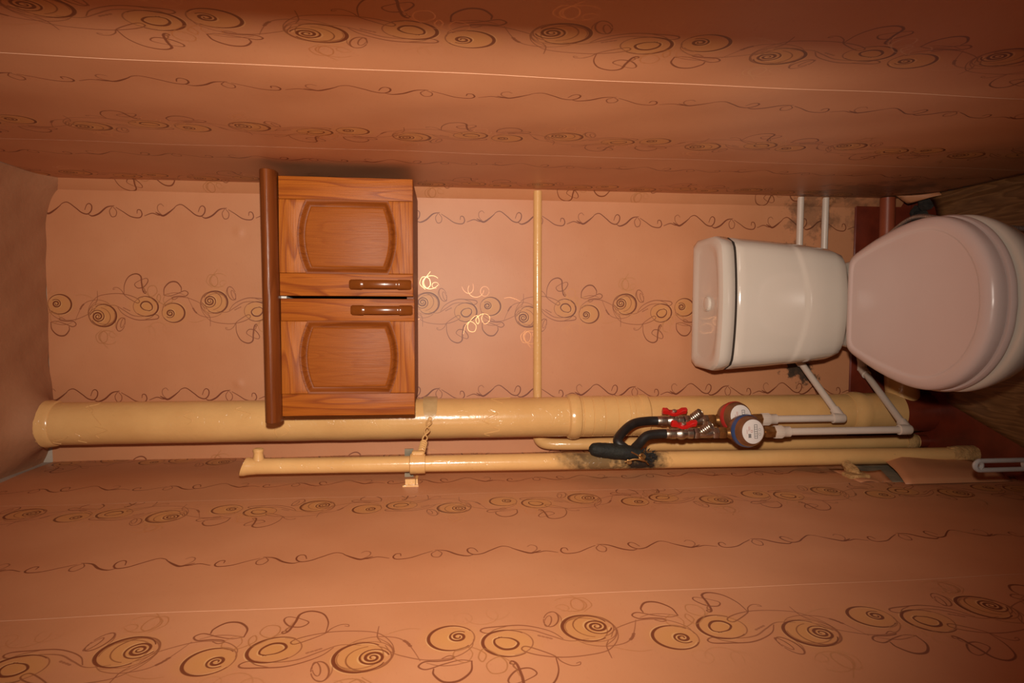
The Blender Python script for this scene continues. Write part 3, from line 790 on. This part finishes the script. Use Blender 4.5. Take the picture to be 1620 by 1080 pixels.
# ------------------------------------------------------------------ pipes
# cast-iron soil stack
SX, SY, SR = -.3105, -.100, .0555
def stack():
    r = thing('soil_pipe', (SX, SY, 0), 'thick cream-painted soil pipe rising to the ceiling, fattest of the pipes', 'pipe')
    def seg(a, b, rr, n, seed):
        rng = random.Random(seed); m = MB(); prof = [(a+(b-a)*i/n, rr+rng.uniform(-.0004, .0004)) for i in range(n+1)]
        return lathe(m, (SX, SY, 0), (0, 0, 1), prof, 48, True)
    obj('pipe_length', seg(1.085, 2.50, SR, 40, 1), M['cream'], r)
    cp = MB()
    hub = [(.870, SR+.001), (.874, SR+.0045), (.884, SR+.0055), (.893, SR+.0045), (.896, SR+.0022)]
    for z in (.915, .930, .965, 1.002, 1.034, 1.062):
        hub += [(z-.0018, SR+.0022), (z-.0006, SR+.0008), (z+.0006, SR+.0008), (z+.0018, SR+.0024)]
    hub += [(1.068, SR+.0030), (1.071, SR+.0062), (1.080, SR+.0088), (1.090, SR+.0088), (1.099, SR+.006), (1.103, SR+.001)]
    lathe(cp, (SX, SY, 0), (0, 0, 1), hub, 48, True)
    o = obj('coupling', cp, M['cream'], r, angle=25); o['label'] = 'ringed coupling collar'
    obj('pipe_length', seg(.25, .872, SR-.0005, 20, 2), M['cream'], r)
    bs = MB(); lathe(bs, (SX, SY, 0), (0, 0, 1), [(.10, SR+.0035), (.205, SR+.002), (.211, SR+.004), (.226, SR+.0062), (.240, SR+.0055), (.246, SR+.003), (.258, SR+.001)], 48)
    o = obj('base_socket', bs, M['cream'], r, angle=25)
    ft = MB(); lathe(ft, (SX, SY, 0), (0, 0, 1), [(0, SR+.004), (.03, SR+.0042), (.10, SR+.0037)], 40); obj('painted_foot', ft, M['redpaint'], r)['label'] = 'foot overpainted floor red'
    br = MB(); tube(br, [(SX+.02, SY, .075), (SX+.08, SY+.004, .078), (SX+.15, SY-.006, .092), (SX+.225, SY-.018, .118)], .046, 24, 6); obj('branch', br, M['cream'], r)
    # mortar collar in the ceiling
    mc = MB(); lathe(mc, (SX, SY, 0), (0, 0, 1), [(2.444, SR+.0005), (2.447, SR+.003), (2.455, SR+.0045), (2.47, SR+.007)], 32, True, .02, 4)
    obj('mortar_collar', mc, M['cream'], r)
    # paint runs
    pr = MB(); rng = random.Random(9)
    for k in range(16):
        a = rng.uniform(-2.6, -.3); z = rng.choice([2.33, 2.36, 2.12, 1.98, 1.86, 1.3, 2.42])+rng.uniform(-.03, .03); q = SR+.0004
        pts = [(SX+math.cos(a+da)*q, SY+math.sin(a+da)*q, z+dz) for da, dz in ((0, 0), (.2, rng.uniform(-.02, .02)), (.42, rng.uniform(-.03, .03)), (.6, rng.uniform(-.03, .03)))]
        tube(pr, pts, .0009, 6, 4)
    o = obj('paint_runs', pr, M['cream'], r); o['kind'] = 'stuff'
stack()

# thin pipe along the back wall, turning down behind the stack
def return_pipe():
    r = thing('heating_pipe', (-.39, -.10, 0), 'slim cream-painted pipe crossing the back wall and turning down beside the soil pipe', 'pipe')
    m = MB()
    pts = [(.333, -.020, 1.178), (.10, -.020, 1.177), (-.15, -.019, 1.175), (-.33, -.020, 1.174), (-.368, -.027, 1.173)]
    arc = [(-.386, -.036, 1.171), (-.3955, -.045, 1.161), (-.3985, -.053, 1.142), (-.3985, -.062, 1.10), (-.3980, -.068, 1.05)]
    dn = [(-.397, -.070, 1.0), (-.399, -.074, .93), (-.401, -.085, .60), (-.401, -.098, .25), (-.400, -.105, .03)]
    tube(m, catmull(pts[:-1], 3)+catmull(pts[-1:]+arc, 6)[0:]+[Vector(p) for p in dn], lambda p: .0125+.0040*min(1, max(0, (-.33-p.x)/.05))+.0040*min(1, max(0, (1.02-p.z)/.09)), 20)
    obj('pipe_length', m, M['cream'], r)
    c = MB(); lathe(c, (-.400, -.105, 0), (0, 0, 1), [(.034, .021), (.040, .0245), (.052, .026), (.062, .0245), (.070, .021)], 20, True, .06, 3); obj('lumpy_collar', c, M['rag'], r)
    s = MB(); tube(s, [(-.400, -.105, 0), (-.400, -.105, .04)], .0185, 16); obj('floor_stub', s, M['redpaint'], r)['label'] = 'stub painted floor red'
return_pipe()

PX, PY = -.392, -.280
def riser():
    r = thing('capped_riser', (PX, PY, 0), 'cream-painted water riser by the left wall, capped at the top with a short stub', 'pipe')
    m = MB(); pts = [(PX-.008+.0053*z, PY, z) for z in (0.0, .3, .6, .9, 1.2, 1.5, 1.7, 1.905)]
    tube(m, pts, [.0205, .0212, .0218, .0220, .0212, .0200, .0192, .0192], 24); obj('pipe_length', m, M['cream_soot'], r)
    c = MB(); b = Vector((PX+.002, PY, 0))
    def ring(z, q, sh): return [(b.x+math.cos(2*PI*j/20)*q, b.y+math.sin(2*PI*j/20)*q, z-sh*math.cos(2*PI*j/20)) for j in range(20)]
    loft(c, [ring(1.90, .0196, 0), ring(1.915, .0205, .004), ring(1.922, .0225, .006), ring(1.930, .0225, .008), ring(1.932, .018, .008)], True, True)
    obj('end_cap', c, M['cream'], r)
    s = MB(); lathe(s, (PX+.018, PY, 1.895), (1, 0, 0), [(0, .0135), (.010, .0115), (.018, .011), (.021, .0125), (.026, .0125), (.0285, .009)], 18, True, .03); obj('stub', s, M['cream'], r)
    w = MB(); lathe(w, (PX-.008, PY, 0), (0, 0, 1), [(0, .0245), (.02, .025), (.045, .0265), (.062, .025), (.075, .0215)], 22, True, .05, 5)
    obj('clotted_collar', w, M['rag'], r)
riser()

# bracket: strap round the stack, twisted wire, collar on the riser and angle foot to the left wall
def bracket():
    zc = 1.515
    r = thing('pipe_bracket', (PX, PY, zc), 'cream-painted strap and twisted wire tying the riser to the soil pipe', 'bracket')
    st = MB()
    def band(a, hh): return [(SX+math.cos(a)*(SR+q+.0012), SY+math.sin(a)*(SR+q), zc-.030+h) for q, h in ((.0006, -hh), (.0046, -hh), (.0046, hh), (.0006, hh))]
    A = [.9, .6, .3, 0, -.3, -.55, -.8, -1.05, -1.25, -1.4, -1.5]
    H = [.019]*7+[.018, .0155, .012, .007]
    loft(st, [band(a, h) for a, h in zip(A, H)], True, True); obj('strap', st, M['strap'], r)
    e = Vector((SX+math.cos(-1.42)*(SR+.003), SY+math.sin(-1.42)*(SR+.003), zc-.030))
    w = MB(); f = Vector((PX+.026, PY+.004, zc-.010))
    lathe(w, e+Vector((0, .001, 0)), (0, -1, 0), [(0, .006), (.004, .006), (.0055, .004)], 14)
    for ph in (0, PI):
        pts = []
        for i in range(30):
            t = i/29; p = e.lerp(f, t); rr = .0045*(1-t)*.9+.0022+.002*math.sin(PI*t)
            pts.append(p+Vector((.3*math.cos(ph+t*13), .2*math.sin(ph+t*13), math.sin(ph+t*13)))*rr)
        tube(w, pts, .0022, 8)
    obj('twisted_wire', w, M['cream'], r)
    th = MB(); tube(th, [f, f+(f-e).normalized()*-.045], .0055, 12, rough=.12, seed=2)
    for i in range(5): torus(th, f+(e-f).normalized()*(.006+.008*i), (e-f), .0075, .0022, 14, 6)
    obj('threaded_bolt', th, M['cream'], r)
    c = MB(); lathe(c, (PX, PY, zc), (0, 0, 1), [(-.021, .0215), (-.020, .0245), (.016, .0255), (.018, .0215), (-.021, .0215)], 20, False)
    box(c, (PX+.023, PY-.014, zc-.018), (PX+.033, PY+.010, zc+.012), .003)
    obj('collar', c, M['cream'], r)
    ft = MB(); box(ft, (XL+.001, PY-.052, zc-.004), (PX-.0245, PY-.018, zc+.002)); box(ft, (XL+.001, PY-.060, zc-.006), (XL+.006, PY-.050, zc+.032)); box(ft, (XL+.0012, PY-.052, zc+.001), (PX-.0245, PY-.046, zc+.026))
    obj('angle_foot', ft, M['cream'], r)
    pl = MB(); box(pl, (XL+.003, PY+.028, zc+.010), (SX-.05, PY+.032, zc+.032)); obj('flat_bar', pl, M['raw'], r)['label'] = 'unpainted grey flat bar'
bracket()
def low_bracket():
    r = thing('wall_clip', (PX, PY, .41), 'paint-clotted pipe clip holding the riser above the torn wallpaper', 'clip')
    m = MB(); tube(m, [(XL+.002, PY-.075, .385), (XL+.012, PY-.052, .390), (PX-.016, PY-.024, .396)], [.012, .014, .011], 12, 4, True, .2, 4); obj('clotted_arm', m, M['rag'], r)
    b = MB(); box(b, (XL+.0012, PY-.095, .37), (XL+.012, PY-.055, .425), .003); obj('wall_plate', b, M['rag'], r)
low_bracket()

# saddle sleeve on the riser, with bolts
def saddle():
    r = thing('saddle_tap', (PX, PY-.03, .97), 'tarry black saddle sleeve bolted to the riser, rounded at its top end', 'fitting')
    m = MB(); ax = Vector((-.357, -.305, 1.085)); bx = Vector((-.368, -.322, .958))
    tube(m, [ax, ax.lerp(bx, .06), ax.lerp(bx, .2), ax.lerp(bx, .5), ax.lerp(bx, .8), bx], [.005, .0145, .018, .0195, .018, .013], 18, 5, True, .03, 8); obj('sleeve', m, M['greenrub'], r)
    b = MB(); lathe(b, (-.374, -.330, .958), (.25, -1, -.1), [(0, .009), (.008, .009), (.009, .006), (.02, .005)], 10)
    lathe(b, (-.388, -.318, .985), (.05, -1, .1), [(0, .007), (.006, .007), (.007, .004), (.014, .004)], 10)
    tube(b, [(-.386, -.332, 1.0), (-.378, -.338, .975), (-.384, -.340, .945)], .0022, 6, 4)
    tube(b, [(-.360, -.335, .985), (-.372, -.343, .962), (-.392, -.336, .94)], .002, 6, 4)
    obj('clamp_bolts', b, M['brass'], r)
    t = MB(); rng = random.Random(5)
    for k in range(70):
        a = rng.uniform(0, 2*PI); q = .004+.020*rng.random(); o = Vector((-.376, -.312, .95))+Vector((math.cos(a)*q*.7, -.004*rng.random(), math.sin(a)*q*1.4))
        d = Vector((math.cos(a)*.7, -.35*rng.random(), math.sin(a)))*rng.uniform(.004, .012)
        tube(t, [o, o+d*.6, o+d], [.0022, .0014, .0004], 5)
    o = obj('tar_bristles', t, M['soot'], r); o['kind'] = 'stuff'
saddle()

# the two metered branches ----------------------------------------------------
def hose(pts, label):
    r = thing('rubber_hose', pts[-1], label, 'hose', 'black rubber hoses')
    tube_m = MB(); tube(tube_m, pts, .0120, 18, 8); obj('hose_tube', tube_m, M['rubber'], r)
    e = Vector(pts[0]); d = (Vector(pts[1])-e).normalized()
    c = MB(); lathe(c, e-d*.001, d, [(0, .0130), (.014, .0130), (.0155, .0122)], 18); obj('ferrule', c, M['nickel'], r)
def branch(x, y, z0, up, kind):
    """z0 = top of the valve body"""
    cold = kind == 'blue'
    tagw = 'nearer, in front' if cold else 'farther, against the soil pipe'
    A = (0, 0, -1)
    # valve
    r = thing('ball_valve', (x, y, z0-.066), ('nickel ball valve with red butterfly handle, above the blue-ringed meter' if cold else 'ball valve with red butterfly handle half behind another, above the red-ringed meter'), 'valve', 'red-handled valves')
    b = MB(); lathe(b, (x, y, z0), A, [(0, .011), (.001, .0145), (.014, .0145), (.016, .0125), (.020, .0135), (.026, .0165), (.036, .0165), (.042, .013), (.046, .0125), (.048, .0145), (.060, .0145), (.062, .012)], 22)
    obj('valve_body', b, M['nickel'], r)
    hd = Vector((.86, -.5, 0)).normalized(); sc = Vector((x, y, z0-.031))
    s = MB(); lathe(s, sc+hd*.012, hd, [(0, .0085), (.008, .0085), (.009, .0055), (.022, .0055)], 14); 
    obj('stem', s, M['nickel'], r)
    side = Vector((0, 0, 1)); up_ = hd.cross(side).normalized()
    h = MB(); hc = sc+hd*.030; R = []
    for t, wd, lift in ((-.0335, .0045, .004), (-.031, .0068, .0045), (-.020, .0072, .0035), (-.013, .0075, -.001), (-.008, .0088, -.003), (0, .0095, -.0035), (.008, .0088, -.003), (.013, .0075, -.001), (.020, .0072, .0035), (.031, .0068, .0045), (.0335, .0045, .004)):
        th = .0068 if abs(t) > .015 else .0045
        c = hc+side*t+hd*lift
        R.append([c+up_*wd*a+hd*th*b_ for a, b_ in ((-1, -.8), (-.8, -1), (.8, -1), (1, -.8), (1, .8), (.8, 1), (-.8, 1), (-1, .8))])
    loft(h, R, True, True); obj('handle', h, M['red'], r, angle=40)['label'] = 'red butterfly handle'
    n = MB(); hexnut(n, hc+hd*.001, hd, .005, .0065); obj('handle_nut', n, M['nickel'], r)
    # strainer
    z1 = z0-.064
    r = thing('strainer', (x, y, z1-.07), ('nickel Y-strainer with ribbed cap, just above the blue-ringed meter' if cold else 'nickel Y-strainer with ribbed cap, just above the red-ringed meter'), 'strainer', 'ribbed strainers')
    b = MB(); hexnut(b, (x, y, z1), A, .014, .0155); lathe(b, (x, y, z1-.013), A, [(0, .0115), (.004, .013), (.030, .014), (.036, .0125), (.038, .0125)], 20); hexnut(b, (x, y, z1-.050), A, .016, .0158)
    obj('strainer_body', b, M['nickel'], r)
    cd = Vector((.62, -.60, -.50)).normalized(); base = Vector((x, y, z1-.016))
    c = MB(); lathe(c, base, cd, [(0, .0105), (.036, .0105), (.040, .0095), (.042, .004)], 20)
    for i in range(5): torus(c, base+cd*(.014+.0062*i), cd, .0108, .0020, 20, 6)
    obj('ribbed_cap', c, M['nickel'], r)
    # meter
    z2 = z1-.067
    r = thing('water_meter', (x, y, z2-.09), ('round water meter with a blue ring, in front of the red-ringed one' if cold else 'round water meter with a red ring, half hidden behind the blue-ringed one'), 'meter', 'water meters')
    ty = MB(); lathe(ty, (x, y, z2), A, [(0, .010), (.002, .010), (.018, .010), (.03, .018), (.10, .018), (.115, .010), (.140, .010)], 20); obj('meter_body', ty, M['brass'], r)
    u1 = MB(); hexnut(u1, (x, y, z2+.001), A, .020, .0165); obj('union_nut', u1, M['brass'], r)
    u2 = MB(); hexnut(u2, (x, y, z2-.124), A, .030, .0165); lathe(u2, (x, y, z2-.118), A, [(0, .012), (.01, .012)], 16); obj('union_nut', u2, M['brass'], r)
    dn = Vector((.12, -.985, -.12)).normalized() if cold else Vector((.22, -.96, -.14)).normalized()
    mc = Vector((x+.006, y, z2-.064))
    hb = MB(); lathe(hb, mc-dn*.012, dn, [(0, .032), (.004, .037), (.012, .0392), (.030, .0392), (.032, .038)], 40)
    obj('housing', hb, M['bronze'], r)
    rg = MB(); lathe(rg, mc+dn*.016, dn, [(0, .0392), (.001, .0422), (.013, .0422), (.015, .0410), (.0152, .037)], 44); obj('colour_ring', rg, M['blue' if cold else 'redplast'], r)
    bz = MB(); lathe(bz, mc+dn*.028, dn, [(0, .0402), (.004, .0402), (.014, .0375), (.0195, .0345), (.0225, .0318), (.0205, .0308)], 44, True); obj('bezel', bz, M['bronze'], r)
    fc = mc+dn*.0492
    f = MB(); lathe(f, fc, dn, [(0, .0308), (.0008, .0308), (.0012, .030)], 44); dl = obj('dial', f, M['dial'], r)
    # print on the dial: boxed counter, emblem and rules, no legible text
    e1 = Vector((0, 0, 1)); e1 = (e1-dn*e1.dot(dn)).normalized(); e2 = dn.cross(e1)   # e1 up, e2 sideways
    tp = fc+dn*.0013
    def quad(mbx, u, v, su, sv, h=.0003):
        c = tp+e1*u*1.18+e2*v*1.18; a = e1*su*.59; b_ = e2*sv*.59
        loft(mbx, [[c-a-b_, c+a-b_, c+a+b_, c-a+b_], [c-a-b_+dn*h, c+a-b_+dn*h, c+a+b_+dn*h, c-a+b_+dn*h]], True, True)
    k = MB()
    u0, v0 = -.0065, 0.0
    for v in (-.0145, .0145): quad(k, u0, v, .0075, .0008)
    for u in (u0-.0034, u0+.0034): quad(k, u, 0, .0008, .0295)
    for i in range(1, 6): quad(k, u0, -.0145+.029*i/6, .0068, .0007)
    for i in range(5): quad(k, .011-.0013*i, .009, .0008, .007)
    quad(k, .0085, .0055, .007, .0008); quad(k, .0085, .0125, .007, .0008)
    for a in range(12):
        th = 2*PI*a/12; quad(k, -.0155+.0026*math.cos(th), -.004+.0026*math.sin(th), .0007, .0007)
        quad(k, -.0155+.0026*math.cos(th), .006+.0026*math.sin(th), .0007, .0007)
    obj('counter_print', k, M['ink'], dl)
    k2 = MB(); torus(k2, tp+e1*.004-e2*.001, dn, .0028, .0006, 14, 4); quad(k2, .0105, -.006, .0009, .010); quad(k2, .0082, -.007, .0009, .008); quad(k2, .0148, 0, .0009, .009)
    obj('dial_print', k2, M['pinkink'], dl)
    return z2-.152
HY = dict(blue=(-.3265, -.285, .868), red=(-.3055, -.215, .867))
zb = branch(*HY['blue'], 0, 'blue'); zr = branch(*HY['red'], 0, 'red')
x, y, z = HY['blue']; hose([(x, y, z-.004), (x, y, z+.03), (x-.004, y-.004, z+.062), (x-.022, y-.012, z+.085), (-.362, -.312, .972), (-.372, -.313, .963)], 'black rubber hose from the nearer valve, the lower of two bent ones')
x, y, z = HY['red']; hose([(x, y, z-.004), (x, y, z+.035), (x-.002, y-.020, z+.080), (x-.016, y-.052, z+.118), (-.340, -.300, 1.010), (-.358, -.311, .992)], 'black rubber hose from the farther valve, arching over the other')

# white plastic water pipes
def ppr(x, y, ztop, zel, back_x, zb_, label, wallx, mid=[]):
    r = thing('plastic_pipe', (x, y, zel), label, 'pipe', 'white plastic pipes')
    m = MB(); tube(m, [(x, y, ztop-.03), (x, y, zel)], .0098, 20)
    tube(m, [(x, y, zel), (back_x, -.026, zb_)], .0098, 20)
    tube(m, [(back_x, -.0225, zb_)]+mid+[(wallx, -.0225, mid[-1][2] if mid else zb_)], .0098, 20)
    obj('pipe_length', m, M['ppr'], r)
    a = MB(); prof = [(0, .013), (.001, .0155)]
    lathe(a, (x, y, ztop), (0, 0, -1), [(0, .0125), (.001, .0162), (.024, .0162), (.027, .0142), (.044, .0140), (.046, .011)], 26)
    for k in range(20):
        th = 2*PI*k/20; c, s = math.cos(th), math.sin(th)
        tube(a, [(x+c*.0162, y+s*.0162, ztop-.002), (x+c*.0162, y+s*.0162, ztop-.022)], .0009, 5)
    obj('threaded_adapter', a, M['ppr'], r)
    d = (Vector((back_x, -.026, zb_))-Vector((x, y, zel))).normalized()
    e = MB(); lathe(e, (x, y, zel-.006), (0, 0, 1), [(-.008, .006), (-.005, .011), (0, .0138), (.03, .0138), (.031, .0105)], 22); lathe(e, Vector((x, y, zel)), d, [(0, .0135), (.032, .0135), (.033, .0105)], 22)
    obj('elbow', e, M['ppr'], r)
    e = MB(); lathe(e, Vector((back_x, -.026, zb_))-d*.03, d, [(0, .0105), (.001, .0135), (.03, .0135), (.036, .009)], 22); lathe(e, (back_x-.006, -.0225, zb_), (1, 0, 0), [(0, .010), (.003, .0135), (.03, .0135), (.031, .0105)], 22)
    obj('elbow', e, M['ppr'], r)
ppr(*HY['red'][:2], zr, .350, -.150, .374, 'white plastic pipe bending behind the cistern, upper of the two', .334)
ppr(*HY['blue'][:2], zb, .205, -.190, .156, 'white plastic pipe bending behind the toilet lid, lower of the two', .334, [(-.15, -.0225, .165), (.02, -.0225, .285), (.06, -.0225, .2935)])

# red-brown drain stub low on the back wall
def drain():
    r = thing('drain_pipe', (.2, -.05, .105), 'short red-brown plastic drain pipe low in the back right corner', 'pipe')
    m = MB(); tube(m, [(.334, -.045, .108), (.10, -.045, .105), (.03, -.060, .11)], .0215, 24); obj('pipe_length', m, M['drain'], r)
    c = MB(); lathe(c, (.14, -.045, .106), (1, 0, 0), [(0, .0225), (.003, .0265), (.03, .0265), (.033, .0225)], 24); obj('socket', c, M['drain'], r)
drain()
def mortar():
    m = MB(); rng = random.Random(11)
    for k in range(16):
        c = Vector((.20+.12*rng.random(), -.03-.05*rng.random(), .0)); q = rng.uniform(.014, .03)
        lathe(m, c, (0, 0, 1), [(0, q*1.2), (q*.5, q), (q, q*.55), (q*1.2, q*.1)], 7, True, .25, k)
    o = obj('mortar_rubble', m, M['cement']); tag(o, 'dark crumbled mortar in the corner under the red-brown drain pipe', 'rubble', kind='stuff')
mortar()
def braided():
    r = thing('braided_hose', (.2, -.2, 0), 'braided steel hose arching out beside the right edge of the toilet lid', 'hose')
    m = MB(); tube(m, [(.165, -.030, .160), (.175, -.10, .195), (.198, -.20, .224), (.2285, -.29, .237), (.2345, -.34, .240), (.223, -.40, .24), (.20, -.46, .20), (.19, -.485, .10), (.19, -.485, .012)], .006, 12, 10); obj('hose_braid', m, M['braid'], r)
    n = MB(); hexnut(n, (.165, -.010, .152), (.0, -1, .35), .018, .010); obj('hose_nut', n, M['nickel'], r)
braided()

# toilet brush, only its loop handle reaches into view
def brush():
    bx, by = -.335, -.630
    r = thing('toilet_brush', (bx, by, 0), 'grey plastic brush handle with a long slot, standing at the left wall by the toilet', 'brush')
    m = MB(); zt = .322; hw = .0135
    def loop(k, n=10):
        pts = []
        for i in range(n+1):
            a = PI*i/n; pts.append((bx+math.cos(a)*(hw-k), zt-hw+math.sin(a)*(hw-k)*1.0))
        for i in range(n+1):
            a = PI+PI*i/n; pts.append((bx+math.cos(a)*(hw-k), zt-.115+math.sin(a)*(hw-k)))
        return pts
    def slot(z0, z1, q, n=8):
        pts = []
        for i in range(n+1):
            a = PI*i/n; pts.append((bx+math.cos(a)*q, z1-q+math.sin(a)*q))
        for i in range(n+1):
            a = PI+PI*i/n; pts.append((bx+math.cos(a)*q, z0+q+math.sin(a)*q))
        return pts
    # frame of the long loop: a rounded bar swept round the slot
    path = [(x_, by, z_) for x_, z_ in loop(.0035, 10)]; path.append(path[0])
    P = [Vector(p) for p in path]; tube(m, P, .0050, 10, caps=False)
    # eye at the very top
    torus(m, (bx, by, zt-.010), (0, 1, 0), .0085, .0045, 20, 8)
    lathe(m, (bx, by, zt-.120), (0, 0, -1), [(0, .010), (.03, .0075), (.16, .0065), (.165, .012)], 16)
    obj('handle', m, M['greyplast'], r)
    h = MB(); lathe(h, (bx, by, 0), (0, 0, 1), [(.0034, .048), (.006, .052), (.02, .052), (.13, .043), (.134, .040), (.128, .038), (.02, .046), (.012, .02)], 28); obj('holder', h, M['greyplast'], r)
    hb = MB(); lathe(hb, (bx, by, 0), (0, 0, 1), [(.03, .026), (.05, .034), (.10, .034), (.118, .02)], 18); obj('bristle_head', hb, M['ppr'], r)
brush()
